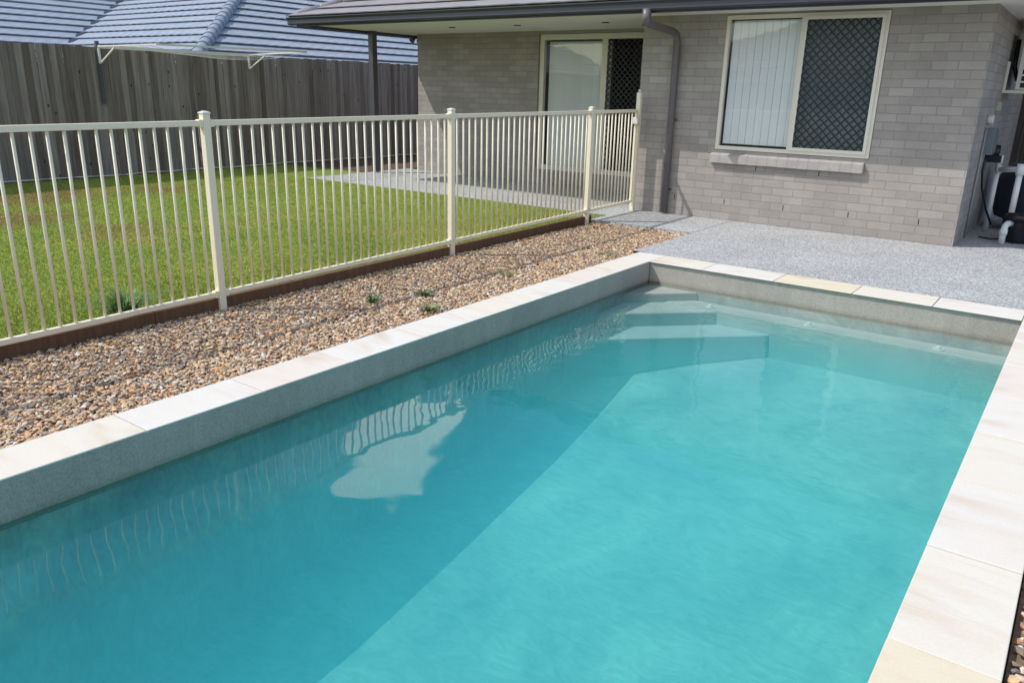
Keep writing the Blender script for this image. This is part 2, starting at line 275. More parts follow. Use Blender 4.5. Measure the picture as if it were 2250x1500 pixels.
# ------------------------------------------------------------------ mesh helpers
class MB:
    def __init__(s): s.v = []; s.f = []; s.smooth = []
    def add(s, vs, fs, sm=False):
        o = len(s.v); s.v += [tuple(v) for v in vs]; s.f += [tuple(i+o for i in f) for f in fs]; s.smooth += [sm]*len(fs); return s
    def box(s, x0, x1, y0, y1, z0, z1):
        vs = [(x, y, z) for x in (x0, x1) for y in (y0, y1) for z in (z0, z1)]
        return s.add(vs, [(0, 1, 3, 2), (4, 6, 7, 5), (0, 4, 5, 1), (2, 3, 7, 6), (0, 2, 6, 4), (1, 5, 7, 3)])
    def bar(s, p, q, w, h, up=Vector((0, 0, 1))):
        p = Vector(p); q = Vector(q); d = (q-p).normalized(); r = d.cross(up)
        if r.length < 1e-4: r = Vector((1, 0, 0))
        r.normalize(); u = r.cross(d)
        vs = [c + r*a*w/2 + u*b*h/2 for c in (p, q) for a, b in ((-1, -1), (1, -1), (1, 1), (-1, 1))]
        return s.add(vs, [(3, 2, 1, 0), (4, 5, 6, 7), (0, 1, 5, 4), (1, 2, 6, 5), (2, 3, 7, 6), (3, 0, 4, 7)])
    def tube(s, pts, r, n=12, caps=True):
        pts = [Vector(p) for p in pts]; rs = r if isinstance(r, (list, tuple)) else [r]*len(pts)
        rings = []; prev = None
        for i, p in enumerate(pts):
            d = (pts[min(i+1, len(pts)-1)] - pts[max(i-1, 0)]).normalized()
            a = Vector((1, 0, 0)) if prev is None else prev
            if abs(a.dot(d)) > 0.95: a = Vector((0, 1, 0))
            a = (a - d*a.dot(d)).normalized(); prev = a; b = d.cross(a)
            rings.append([p + (a*math.cos(t)+b*math.sin(t))*rs[i] for t in [2*math.pi*k/n for k in range(n)]])
        o = len(s.v)
        for rg in rings: s.v += [tuple(v) for v in rg]
        for i in range(len(rings)-1):
            for k in range(n):
                s.f.append((o+i*n+k, o+i*n+(k+1) % n, o+(i+1)*n+(k+1) % n, o+(i+1)*n+k)); s.smooth.append(True)
        if caps:
            s.f.append(tuple(o+k for k in reversed(range(n)))); s.smooth.append(False)
            s.f.append(tuple(o+(len(rings)-1)*n+k for k in range(n))); s.smooth.append(False)
        return s
    def lathe(s, c, prof, n=24):
        return s.tube([(c[0], c[1], c[2]+z) for r, z in prof], [max(r, 1e-4) for r, z in prof], n)
    def mesh(s, name, off=(0, 0, 0), uv=True):
        me = bpy.data.meshes.new(name); ox, oy, oz = off
        me.from_pydata([(x-ox, y-oy, z-oz) for x, y, z in s.v], [], s.f)
        me.polygons.foreach_set('use_smooth', s.smooth)
        if uv:
            ul = me.uv_layers.new(name='UVMap'); data = ul.data
            for p in me.polygons:
                n = p.normal; a = max(range(3), key=lambda k: abs(n[k]))
                for li in p.loop_indices:
                    v = s.v[me.loops[li].vertex_index]
                    data[li].uv = (v[1], v[2]) if a == 0 else ((v[0], v[2]) if a == 1 else (v[0], v[1]))
        me.update(); return me
    def build(s, name, m, parent=None, bevel=0, origin=None):
        root = parent
        off = Vector((0, 0, 0)); q = parent
        while q is not None: off += q.location; q = q.parent
        if origin is not None: o_off = Vector(origin)
        else: o_off = off
        o = bpy.data.objects.new(name, s.mesh(name, o_off)); C.objects.link(o)
        o.data.materials.append(m); o.parent = parent
        o.location = o_off - off
        if bevel:
            b = o.modifiers.new('bevel', 'BEVEL'); b.width = bevel; b.segments = 2; b.limit_method = 'ANGLE'; b.angle_limit = R_(40)
        return o
def tag(o, label=None, cat=None, group=None, kind=None):
    if label: o['label'] = label
    if cat: o['category'] = cat
    if group: o['group'] = group
    if kind: o['kind'] = kind
    return o
def thing(name, loc, label, cat, group=None):
    o = bpy.data.objects.new(name, None); C.objects.link(o); o.location = loc; o.empty_display_size = 0.2
    return tag(o, label, cat, group)
def fast_mesh(name, V, F, m, smooth=False):
    k = F.shape[1]; me = bpy.data.meshes.new(name); me.vertices.add(len(V)); me.vertices.foreach_set('co', V.astype(np.float32).ravel())
    me.loops.add(F.size); me.loops.foreach_set('vertex_index', F.astype(np.int32).ravel())
    me.polygons.add(len(F)); me.polygons.foreach_set('loop_start', np.arange(0, F.size, k, dtype=np.int32)); me.polygons.foreach_set('loop_total', np.full(len(F), k, dtype=np.int32))
    me.polygons.foreach_set('use_smooth', np.full(len(F), smooth)); me.update(calc_edges=True)
    me.materials.append(m); o = bpy.data.objects.new(name, me); C.objects.link(o); return o

# ------------------------------------------------------------------ setting: ground sheets
LX0, LX1 = -12.94, -4.9
g = MB(); g.box(-200, -3.42, -200, 200, -3.0, -0.06); g.box(0.0, 200, -200, 200, -3.0, -0.06); g.box(-3.42, 0.0, 6.85, 200, -3.0, -0.06); g.box(-3.42, 0.0, -200, -2.3, -3.0, -0.06)
tag(g.build('ground', M['soil']), kind='structure')
def sheet(name, x0, x1, y0, y1, z, m, th=0.05):
    b = MB(); b.box(x0, x1, y0, y1, z-th, z); return tag(b.build(name, m), kind='structure')
lw = MB(); lw.box(-13.0, -4.93, -6, 8.87, -0.05, -0.004); lw.box(-13.0, -10.82, 8.87, 10.1, -0.05, -0.004)
tag(lw.build('lawn', M['lawn']), kind='structure')
sheet('gravel_bed', -4.86, -3.49, -3, 8.38, -0.035, M['gravelbase'], 0.02)
sheet('soil_bed', 0.072, 6.0, -6, 6.953, -0.045, M['gravelbase'], 0.01)
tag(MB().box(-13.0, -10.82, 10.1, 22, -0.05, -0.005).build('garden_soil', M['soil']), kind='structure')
sl = MB()
sl.box(-3.585, 4.0, 6.955, 9.60, -0.1, 0.0); sl.box(-5.30, -3.595, 8.385, 9.60, -0.1, 0.0)
sl.box(-3.585, -3.45, 6.955, 6.96, -0.1, 0.0)
tag(sl.build('concrete_path', M['concrete']), kind='structure')
sl2 = MB(); sl2.box(-10.80, -5.31, 8.84, 10.335, -0.1, 0.0); sl2.box(-10.80, -5.0, 10.345, 11.30, -0.1, 0.0); sl2.box(-5.31, -5.0, 9.61, 10.335, -0.1, 0.0)
tag(sl2.build('patio_slab', M['concrete']), kind='structure')
tag(MB().box(-1.11, 4.0, 9.605, 14.5, -0.1, -0.004).build('side_path', M['concrete']), kind='structure')

# ------------------------------------------------------------------ swimming pool
pool = thing('swimming_pool', (-1.72, 2.3, 0), 'rectangular in ground pool with grey pebble interior and pale sandstone edge', 'swimming pool')
PX0, PX1, PY0, PY1 = -3.226, -0.206, -2.0, 6.624
prof = [(-2.0, 1.32), (0.0, 1.27), (1.2, 1.23), (2.2, 1.175), (3.0, 1.09), (3.6, 1.02), (4.2, 0.95), (4.74, 0.87), (5.4, 0.76), (5.95, 0.665), (6.615, 0.60)]
sh = MB()
for (y0, d0), (y1, d1) in zip(prof[:-1], prof[1:]):
    sh.add([(PX0, y0, -d0), (PX1, y0, -d0), (PX1, y1, -d1), (PX0, y1, -d1)], [(0, 1, 2, 3)])
for x, ox in ((PX0, PX0-0.15), (PX1, PX1+0.15)):
    n = len(prof)
    top = [(x, y, -0.010) for y, d in prof]; bot = [(x, y, -d) for y, d in prof]
    sh.add(top+bot, [(i, i+1, n+i+1, n+i) for i in range(n-1)])
    sh.add([(x, PY0, -0.010), (ox, PY0, -0.010), (ox, PY1, -0.010), (x, PY1, -0.010)], [(0, 1, 2, 3)])
sh.add([(PX0, PY1, -.6), (PX1, PY1, -.6), (PX1, PY1, -.010), (PX0, PY1, -.010)], [(0, 1, 2, 3)])
sh.add([(PX0-0.15, PY1, -.010), (PX1+0.15, PY1, -.010), (PX1+0.15, PY1+0.15, -.010), (PX0-0.15, PY1+0.15, -.010)], [(0, 1, 2, 3)])
sh.add([(PX0, PY0, -1.32), (PX1, PY0, -1.32), (PX1, PY0, -.010), (PX0, PY0, -.010)], [(0, 1, 2, 3)])
sh.build('shell', M['shell'], pool)
fl_ = MB()
for (y0, d0), (y1, d1) in zip(prof[:-1], prof[1:]):
    fl_.add([(PX0+0.001, y0, -d0+0.004), (PX1-0.001, y0, -d0+0.004), (PX1-0.001, y1, -d1+0.004), (PX0+0.001, y1, -d1+0.004)], [(0, 1, 2, 3)])
for x in (PX0+0.0015, PX1-0.0015):
    n = len(prof); fl_.add([(x, y, -0.215) for y, d in prof]+[(x, y, -d) for y, d in prof], [(i, i+1, n+i+1, n+i) for i in range(n-1)])
fl_.add([(PX0, PY1-0.0015, -.6), (PX1, PY1-0.0015, -.6), (PX1, PY1-0.0015, -.215), (PX0, PY1-0.0015, -.215)], [(0, 1, 2, 3)])
fl_.build('floor', M['floor'], pool)
E = 0.002
MB().box(PX0+0.003, PX1-0.003, 6.40, PY1-0.003, -0.9, -0.295).build('bench', M['step'], pool, bevel=0.012)
for leg, z in ((0.50, -0.222), (1.0, -0.303), (1.48, -0.42)):
    t = MB(); a, b = PX0+E*2, PY1-E*2; zz = -0.95
    t.add([(a, b, zz), (a+leg, b, zz), (a, b-leg, zz), (a, b, z), (a+leg, b, z), (a, b-leg, z)], [(0, 1, 2), (3, 5, 4), (0, 3, 4, 1), (1, 4, 5, 2), (2, 5, 3, 0)])
    t.build('step', M['step'], pool, bevel=0.012)
# coping stones
def stone(x0, x1, y0, y1, col, k):
    j = 0.0028; b = MB(); z1 = random.uniform(-0.0012, 0.0012)
    b.box(x0+j, x1-j, y0+j, y1-j, -0.009, z1)
    o = b.build('coping_stone', M['stone'], pool, bevel=0.003, origin=((x0+x1)/2, (y0+y1)/2, 0)); o.color = (*col, 1); return o
W_ = (1.0, 1.0, 1.0); Y_ = (1.0, 0.93, 0.78); PK = (1.0, 0.955, 0.93); CR = (1.0, 0.98, 0.92); BL = (1.0, 0.99, 0.975)
LY = [-2.33, -1.50, -0.88, -0.24, 0.39, 1.02, 1.65, 2.28, 2.88, 3.52, 4.15, 4.80, 5.45, 6.08, 6.60]
LC = [W_, CR, W_, PK, CR, CR, W_, PK, W_, W_, CR, W_, PK, CR]
for i in range(len(LY)-1): stone(-3.515, -3.22, LY[i], LY[i+1], LC[i], i)
RY = [-2.33, -1.6, -0.95, -0.3, 0.33, 0.96, 1.59, 2.22, 2.85, 3.475, 4.11, 4.73, 5.36, 5.98, 6.60]
RC = [W_, CR, W_, W_, CR, W_, Y_, CR, BL, CR, BL, PK, CR, W_]
for i in range(len(RY)-1): stone(-0.23, 0.068, RY[i], RY[i+1], RC[i], i)
FX = [-3.515, -3.22, -2.70, -2.05, -1.41, -0.82, -0.23, 0.068]; FC = [W_, CR, W_, Y_, CR, W_, W_]
for i in range(len(FX)-1): stone(FX[i], FX[i+1], 6.60, 6.955, FC[i], i)
stone(-3.22, -2.2, -2.33, -2.02, W_, 0); stone(-2.2, -1.2, -2.33, -2.02, CR, 0); stone(-1.2, -0.23, -2.33, -2.02, W_, 0)
for x in (-2.575, -1.70, -0.72):
    b = MB(); b.tube([(x*0.985, 6.475, -0.2955), (x*0.985, 6.475, -0.288)], 0.042, 24); b.tube([(x*0.985, 6.475, -0.288), (x*0.985, 6.475, -0.270)], [0.020, 0.016], 16)
    b.build('return_fitting', M['pvc'], pool)

# water: one closed body, gently rippled surface
def water_mat():
    m = bpy.data.materials.new('pool_water'); m.use_nodes = True; nt = m.node_tree; N = nt.nodes; L = nt.links; N.clear()
    o = N.new('ShaderNodeOutputMaterial'); t = N.new('ShaderNodeBsdfTransparent')
    g = N.new('ShaderNodeBsdfGlossy'); g.inputs['Roughness'].default_value = 0.0
    f = N.new('ShaderNodeFresnel'); f.inputs['IOR'].default_value = 1.333
    P = pos(N)
    n1 = noise_(N, L, P, 1.0, 1, 0.5, (3.4, 3.4, 1)); n2 = noise_(N, L, P, 1.0, 1, 0.5, (9, 13, 1))
    sp = N.new('ShaderNodeSeparateXYZ'); L.new(P, sp.inputs[0])
    k = N.new('ShaderNodeMapRange'); k.inputs[1].default_value = 2.5; k.inputs[2].default_value = 6.0; k.inputs[3].default_value = 0.03; k.inputs[4].default_value = 0.8; L.new(sp.outputs['Y'], k.inputs[0])
    a = N.new('ShaderNodeMath'); a.operation = 'MULTIPLY'; L.new(n2.outputs['Fac'], a.inputs[0]); L.new(k.outputs[0], a.inputs[1])
    s = N.new('ShaderNodeMath'); s.operation = 'ADD'; L.new(n1.outputs['Fac'], s.inputs[0]); L.new(a.outputs[0], s.inputs[1])
    b = N.new('ShaderNodeBump'); b.inputs['Strength'].default_value = 1.0; b.inputs['Distance'].default_value = 0.0030; L.new(s.outputs[0], b.inputs['Height'])
    L.new(b.outputs[0], g.inputs['Normal']); L.new(b.outputs[0], f.inputs['Normal'])
    x = N.new('ShaderNodeMixShader'); L.new(f.outputs[0], x.inputs[0]); L.new(t.outputs[0], x.inputs[1]); L.new(g.outputs[0], x.inputs[2]); L.new(x.outputs[0], o.inputs['Surface'])
    va = N.new('ShaderNodeVolumeAbsorption'); va.inputs['Color'].default_value = (0.0, 0.955, 0.985, 1); va.inputs['Density'].default_value = 0.72
    vs = N.new('ShaderNodeVolumeScatter'); vs.inputs['Color'].default_value = (0.2, 0.86, 0.98, 1); vs.inputs['Density'].default_value = 0.5; vs.inputs['Anisotropy'].default_value = 0.0
    ad = N.new('ShaderNodeAddShader'); L.new(va.outputs[0], ad.inputs[0]); L.new(vs.outputs[0], ad.inputs[1]); L.new(ad.outputs[0], o.inputs['Volume'])
    return m
wt = MB(); wt.box(PX0-0.004, PX1+0.004, PY0-0.004, PY1+0.004, -1.6, -0.19)
tag(wt.build('water', water_mat()), kind='structure')

# ------------------------------------------------------------------ gravel pebbles
ico = bmesh.new(); bmesh.ops.create_icosphere(ico, subdivisions=1, radius=1.0)
IV = np.array([v.co[:] for v in ico.verts]); IF = np.array([[v.index for v in f.verts] for f in ico.faces]); ico.free()
def pebbles(name, pts, size):
    n = len(pts); sz = size*np.clip(rng.lognormal(-0.08, 0.32, n), 0.45, 2.2)
    sc = np.stack([sz*rng.uniform(0.8, 1.3, n), sz*rng.uniform(0.55, 0.9, n), sz*rng.uniform(0.25, 0.5, n)], 1)
    V = IV[None]*rng.uniform(0.8, 1.15, (n, len(IV), 1))*sc[:, None, :]
    ang = rng.uniform(0, 2*np.pi, n); tl = rng.normal(0, 0.35, n); ca, sa = np.cos(ang), np.sin(ang); ct, st = np.cos(tl), np.sin(tl)
    x, y, z = V[..., 0], V[..., 1], V[..., 2]
    x2 = x*ct[:, None] + z*st[:, None]; z2 = -x*st[:, None] + z*ct[:, None]
    V = np.stack([x2*ca[:, None]-y*sa[:, None], x2*sa[:, None]+y*ca[:, None], z2], -1) + pts[:, None, :]
    F = (IF[None] + (np.arange(n)*len(IV))[:, None, None]).reshape(-1, 3)
    return fast_mesh(name, V.reshape(-1, 3), F, M['gravel'])
def zone(n, x0, x1, y0, y1, z0, z1, bias=1.0):
    return np.stack([rng.uniform(x0, x1, n), y0 + (y1-y0)*rng.uniform(0, 1, n)**bias, rng.uniform(z0, z1, n)], 1)
p1 = zone(62000, -4.83, -3.53, 0.6, 8.36, -0.034, -0.016, 1.15)
tag(pebbles('gravel', p1, 0.0115), kind='stuff')
p2 = zone(26000, 0.085, 1.9, -0.8, 6.93, -0.042, -0.02)
tag(pebbles('loose_stones', p2, 0.016), kind='stuff')
# dry litter twigs in the gravel
# ------------------------------------------------------------------ grass blades over the lawn
def blades(name, n, sampler, h, w, m):
    P = sampler(n); k = len(P); a = rng.uniform(0, 2*np.pi, k); lean = rng.uniform(0.1, 0.7, k); hh = h*rng.uniform(0.5, 1.3, k); b = a+rng.uniform(-1, 1, k)
    A = P.copy(); B = P.copy(); A[:, 0] += np.cos(a)*w; A[:, 1] += np.sin(a)*w; B[:, 0] -= np.cos(a)*w; B[:, 1] -= np.sin(a)*w
    T = P.copy(); T[:, 0] += np.cos(b+1.57)*hh*lean; T[:, 1] += np.sin(b+1.57)*hh*lean; T[:, 2] += hh
    V = np.stack([A, B, T], 1).reshape(-1, 3); F = np.arange(len(V)).reshape(-1, 3)
    return fast_mesh(name, V, F, m)
def lawn_s(n):
    x = -4.96 - 7.9*rng.uniform(0, 1, n)**1.5; y = rng.uniform(1.0, 8.80, n)
    k = y > (-x-4.9)*0.42+0.7; x, y = x[k], y[k]
    return np.stack([x, y, np.zeros(len(x))], 1)
tag(blades('grass', 200000, lawn_s, 0.014, 0.004, M['grass']), kind='stuff')

# ------------------------------------------------------------------ brick house
house = thing('brick_house', (-5.0, 9.566, 0), 'single storey pale mauve brick house with charcoal gutter and covered patio', 'house')
WY, RYW, XL, XM, XR = 9.566, 11.25, -10.47, -5.0, -1.11
def wall_y(b, y, x0, x1, z0, z1, hole, depth):
    hx0, hx1, hz0, hz1 = hole; q = [(x0, hx0, z0, z1), (hx1, x1, z0, z1), (hx0, hx1, z0, hz0), (hx0, hx1, hz1, z1)]
    for a, c, d, e in q:
        if c-a > 1e-4 and e-d > 1e-4: b.add([(a, y, d), (c, y, d), (c, y, e), (a, y, e)], [(0, 1, 2, 3)])
    yb = y+depth
    b.add([(hx0, y, hz0), (hx0, y, hz1), (hx0, yb, hz1), (hx0, yb, hz0)], [(3, 2, 1, 0)]); b.add([(hx1, y, hz0), (hx1, y, hz1), (hx1, yb, hz1), (hx1, yb, hz0)], [(0, 1, 2, 3)])
    b.add([(hx0, y, hz0), (hx1, y, hz0), (hx1, yb, hz0), (hx0, yb, hz0)], [(3, 2, 1, 0)]); b.add([(hx0, y, hz1), (hx1, y, hz1), (hx1, yb, hz1), (hx0, yb, hz1)], [(0, 1, 2, 3)])
wl = MB()
wall_y(wl, WY, XM, XR, -0.1, 2.42, (-3.905, -2.09, 0.855, 2.40), 0.10)
wall_y(wl, RYW, XL, XM, -0.1, 2.42, (-7.78, -5.06, 0.225, 2.375), 0.11)
wl.add([(XM, WY, -.1), (XM, RYW, -.1), (XM, RYW, 2.42), (XM, WY, 2.42)], [(0, 1, 2, 3)])
wl.add([(XR, WY, -.1), (XR, 16, -.1), (XR, 16, 2.42), (XR, WY, 2.42)], [(0, 1, 2, 3)])
wl.add([(XL, RYW, -.1), (XL, 16, -.1), (XL, 16, 2.42), (XL, RYW, 2.42)], [(0, 1, 2, 3)])
wl.add([(XL, 16, -.1), (XR, 16, -.1), (XR, 16, 2.42), (XL, 16, 2.42)], [(0, 1, 2, 3)])
wl.build('wall', M['brick'], house)
# dark rooms behind the glass
rm = MB()
for x0, x1, y0, y1, z0, z1 in ((-3.95, -2.05, WY+0.11, WY+3, 0.1, 2.41), (-7.85, -5.02, RYW+0.12, RYW+3.4, 0.05, 2.40)):
    vs = [(x, y, z) for x in (x0, x1) for y in (y0, y1) for z in (z0, z1)]
    rm.add(vs, [(0, 1, 3, 2), (4, 6, 7, 5), (2, 3, 7, 6), (0, 2, 6, 4), (1, 5, 7, 3)])
rm.build('room', M['room'], house)
sf = MB(); sf.box(-10.80, -0.45, 8.82, RYW, 2.42, 2.44); sf.box(XR, -0.45, RYW, 16, 2.42, 2.44); sf.box(-10.80, XL, RYW, 16, 2.42, 2.44)
sf.build('soffit', M['soffit'], house)
fs = MB(); fs.box(-10.82, -0.43, 8.80, 8.82, 2.38, 2.50); fs.box(-10.82, -10.80, 8.82, 16, 2.38, 2.50); fs.box(-0.45, -0.43, 8.82, 16, 2.38, 2.50)
fs.build('fascia', M['gutter'], house)
def gutter_prof(b, p, q, out):
    out = Vector(out); p = Vector(p); q = Vector(q)
    pr = [(0.0, 2.400), (0.075, 2.405), (0.085, 2.42), (0.085, 2.47), (0.10, 2.495), (0.118, 2.50), (0.118, 2.512), (0.10, 2.512), (0.0, 2.45)]
    vs = []
    for c in (p, q):
        for d, z in pr: vs.append((c.x+out.x*d, c.y+out.y*d, z))
    n = len(pr); b.add(vs, [(i, (i+1) % n, n+(i+1) % n, n+i) for i in range(n)] + [tuple(reversed(range(n))), tuple(range(n, 2*n))])
gt = MB(); gutter_prof(gt, (-10.935, 8.797, 0), (-0.31, 8.797, 0), (0, -1, 0)); gutter_prof(gt, (-10.822, 8.80, 0), (-10.822, 16, 0), (-1, 0, 0))
gt.build('gutter', M['gutter'], house)

def tile_face(b, eo, de, up, pitch, lo, hi, tmax, course=0.33, z0=0.0, wave=0.004, step=0.15, th=0.05):
    de = Vector(de); up = Vector(up); t = 0.0; tn = math.tan(pitch); hc = course*math.cos(pitch)
    nrm = Vector((-up.x*math.sin(pitch), -up.y*math.sin(pitch), math.cos(pitch)))
    while t < tmax-1e-3:
        t1 = min(t+hc, tmax)
        s0, s1 = lo(t), hi(t); u0, u1 = lo(t1), hi(t1)
        n = max(2, int((s1-s0)/step)); row = []
        for i in range(n+1):
            f = i/n; sa = s0+(s1-s0)*f; sb = u0+(u1-u0)*f
            wv = wave*math.sin(sa/0.30*2*math.pi)
            base = Vector(eo) + de*sa + up*t + Vector((0, 0, t*tn+z0)); topp = Vector(eo) + de*sb + up*t1 + Vector((0, 0, t1*tn+z0))
            row.append((base+up*0.07-nrm*0.012, base+up*0.07+nrm*(th*0.55+wv), base+nrm*(th*0.55+wv), base+nrm*(th+wv), topp+nrm*0.002))
        vs = [v for r in row for v in r]; fc = []
        for i in range(n):
            a = i*5; c = a+5; fc += [(a+k, c+k, c+k+1, a+k+1) for k in range(4)]
        b.add(vs, fc); t = t1
def caps(b, p, q, r=0.11, ln=0.38):
    p = Vector(p); q = Vector(q); d = (q-p); L_ = d.length; d.normalize(); n = int(L_/ln)
    for i in range(n):
        a = p+d*(i*ln-0.03); c = p+d*((i+1)*ln); b.tube([a, a+d*0.03, c], [r*1.12, r*1.12, r*0.92], 14)
PT = R_(22.5); rf = MB(); EZ = 2.515
tile_face(rf, (-10.93, 8.69, EZ), (1, 0, 0), (0, 1, 0), PT, lambda t: t, lambda t: 11.0, 4.2, th=0.03)
tile_face(rf, (-10.93, 8.69, EZ), (0, 1, 0), (1, 0, 0), PT, lambda t: t, lambda t: 7.3, 4.2, th=0.03)
rf.build('roof', M['tile2'], house)
rc = MB(); caps(rc, (-10.78, 8.84, EZ+0.05), (-6.9, 12.72, EZ+0.02+4*math.tan(PT)), 0.065); rc.build('ridge_capping', M['tile2'], house)
# downpipe
dp = MB(); dp.tube([(-4.545, 8.74, 2.42), (-4.545, 8.74, 2.24)], 0.052, 18)
dp.tube([(-4.545, 8.74, 2.30), (-4.54, 8.80, 2.265), (-4.53, 9.05, 2.245), (-4.51, 9.38, 2.225), (-4.50, 9.47, 2.19), (-4.50, 9.505, 2.10), (-4.50, 9.51, 1.6), (-4.50, 9.51, 0.02)], 0.044, 18)
dpo = dp.build('downpipe', M['pipe'], house)
for z in (1.17, 0.3): MB().box(-4.56, -4.44, 9.55, 9.563, z, z+0.03).build('strap', M['pipe'], dpo)
# verandah post
vp_ = MB(); vp_.box(-10.76, -10.65, 10.295, 10.405, 0.03, 2.42).build('patio_post', M['charcoal'], house, bevel=0.004)
MB().box(-10.75, -10.66, 10.305, 10.395, 0.0, 0.03).build('post_foot', M['capgrey'], house)
for x in (-8.70, -7.42, -5.91):
    b = MB(); b.tube([(x, 10.15, 2.4195), (x, 10.15, 2.41)], 0.055, 20).build('downlight', M['charcoal'], house)
# window on the pool side
def frame_rect(b, x0, x1, z0, z1, y0, y1, w, wb=None):
    wb = wb or w
    b.box(x0, x0+w, y0, y1, z0, z1); b.box(x1-w, x1, y0, y1, z0, z1); b.box(x0+w, x1-w, y0, y1, z1-w, z1); b.box(x0+w, x1-w, y0, y1, z0, z0+wb)
def diamond(b, x0, x1, z0, z1, y, p=0.084, w=0.0095, th=0.006):
    W2, H2 = x1-x0, z1-z0
    for s in (1, -1):
        c = -H2-W2
        while c < H2+W2:
            # line: s*x - z = c in local coords
            pts = []
            for xx in (0, W2):
                zz = s*xx - c
                if 0 <= zz <= H2: pts.append((xx, zz))
            for zz in (0, H2):
                xx = (zz+c)/s
                if 0 < xx < W2: pts.append((xx, zz))
            if len(pts) >= 2:
                pts.sort(); a, e = pts[0], pts[-1]
                if math.dist(a, e) > 0.02: b.bar((x0+a[0], y+(0.001 if s > 0 else -0.001)*3, z0+a[1]), (x0+e[0], y+(0.001 if s > 0 else -0.001)*3, z0+e[1]), th, w, up=Vector((-(e[1]-a[1]), 0, e[0]-a[0])).normalized())
            c += p
win = MB(); frame_rect(win, -3.90, -2.095, 0.86, 2.395, WY-0.012, WY+0.045, 0.045); win.box(-3.02, -2.965, WY-0.010, WY+0.043, 0.905, 2.35)
winf = win.build('window', M['frame'], house, bevel=0.003)
scf = MB(); frame_rect(scf, -2.985, -2.13, 0.90, 2.36, WY-0.030, WY-0.014, 0.036); scf.build('sliding_sash', M['frame'], winf)
def pane(x0, x1, y, z0, z1, par): return MB().add([(x0, y, z0), (x1, y, z0), (x1, y, z1), (x0, y, z1)], [(0, 1, 2, 3)]).build('pane', M['glass'], par)
pane(-3.855, -3.02, WY+0.012, 0.905, 2.35, winf); pane(-2.965, -2.14, WY+0.02, 0.905, 2.35, winf)
b = MB(); diamond(b, -2.95, -2.165, 0.935, 2.325, WY-0.022, 0.092, 0.015); b.build('security_screen', M['grille'], winf)
b = MB(); x = -3.835
while x < -3.04:
    a = 0.10+random.uniform(-0.03, 0.03); w = 0.0885
    b.add([(x, WY+0.065-a*0.05, 0.93), (x+w, WY+0.065+a*0.05, 0.93), (x+w, WY+0.065+a*0.05, 2.34), (x, WY+0.065-a*0.05, 2.34)], [(0, 1, 2, 3)]); x += 0.094
b.build('vertical_blind', M['blind'], winf)
b = MB(); n = 90
pts = [(-3.0+0.95*i/n, WY+0.07+0.012*math.sin(i*0.9)) for i in range(n+1)]
b.add([(x, y, 0.88) for x, y in pts]+[(x, y, 2.38) for x, y in pts], [(i, i+1, n+2+i, n+1+i) for i in range(n)]); b.build('curtain', M['curtain'], winf)
for x_, z_ in ((-4.39, 0.225), (-3.71, 0.225), (-2.97, 0.225), (-2.22, 0.225), (-1.48, 0.225), (-3.355, 0.66), (-2.607, 0.66)):
    MB().box(x_-0.0045, x_+0.0045, WY-0.0015, WY+0.02, z_-0.03, z_+0.03).build('weep_hole', M['dark'], house)
# brick sill
sb = MB(); x = -3.935; k = 0
while x < -2.20:
    w = 0.117; z = random.uniform(-0.0012, 0.0012)
    sb.add([(x, WY-0.058, 0.70+z), (x+w, WY-0.058, 0.70+z), (x+w, WY+0.0, 0.70+z), (x, WY, 0.70+z), (x, WY-0.058, 0.795+z), (x+w, WY-0.058, 0.795+z), (x+w, WY+0.09, 0.852+z), (x, WY+0.09, 0.852+z)],
           [(3, 2, 1, 0), (4, 5, 6, 7), (0, 1, 5, 4), (1, 2, 6, 5), (3, 0, 4, 7)]); x += w+0.0035
so = sb.build('window_sill', M['sillbrick'], house)
MB().box(-3.93, -2.12, WY-0.0565, WY-0.002, 0.702, 0.7925).build('sill_mortar', M['mortar'], so)
# patio sliding door
DY = RYW+0.035
dd = MB(); frame_rect(dd, -7.775, -5.065, 0.225, 2.37, DY, DY+0.07, 0.085, 0.08); dd.box(-6.60, -6.50, DY-0.002, DY+0.068, 0.305, 2.285)
door = dd.build('sliding_door', M['frame'], house, bevel=0.003)
pane(-7.69, -6.60, DY+0.03, 0.305, 2.285, door)
b = MB(); diamond(b, -6.50, -5.15, 0.305, 2.285, DY+0.010, 0.092, 0.015); b.build('security_screen', M['grille'], door)
b = MB(); x = -7.66
while x < -6.60:
    t_ = random.uniform(0.02, 0.045); b.add([(x, DY+0.12, 0.29), (x+0.098, DY+0.12+t_, 0.29), (x+0.098, DY+0.12+t_, 2.26), (x, DY+0.12, 2.26)], [(0, 1, 2, 3)]); x += 0.106
b.build('vertical_blind', M['blind'], door)

# ------------------------------------------------------------------ pool fence
def fx(y): return -4.79 - 0.022*(y-3.06)
def fz(y): return 0.0058*(y-2.0)
fence = thing('pool_fence', (fx(0.5), 0.5, 0), 'cream tubular metal pool fence standing along the gravel strip', 'fence')
posts = [-2.01, 0.545, 3.10, 5.645, 8.22]
pk_me = MB().tube([(0, 0, 0), (0, 0, 1.155)], 0.0095, 10).mesh('picket'); pk_me.materials.append(M['cream'])
pk_me2 = pk_me
def world_off(o):
    v = Vector((0, 0, 0))
    while o is not None: v += o.location; o = o.parent
    return v
def add_pickets(parent, ys, x_of):
    off = world_off(parent)
    for y in ys:
        o = bpy.data.objects.new('picket', pk_me); C.objects.link(o); o.parent = parent
        o.location = Vector((x_of(y), y, fz(y)+0.085)) - off
        o.rotation_euler = (random.uniform(-0.002, 0.002), random.uniform(-0.0025, 0.0025), random.uniform(0, 6))
        d = random.uniform(-0.003, 0.003); o.location.y += d
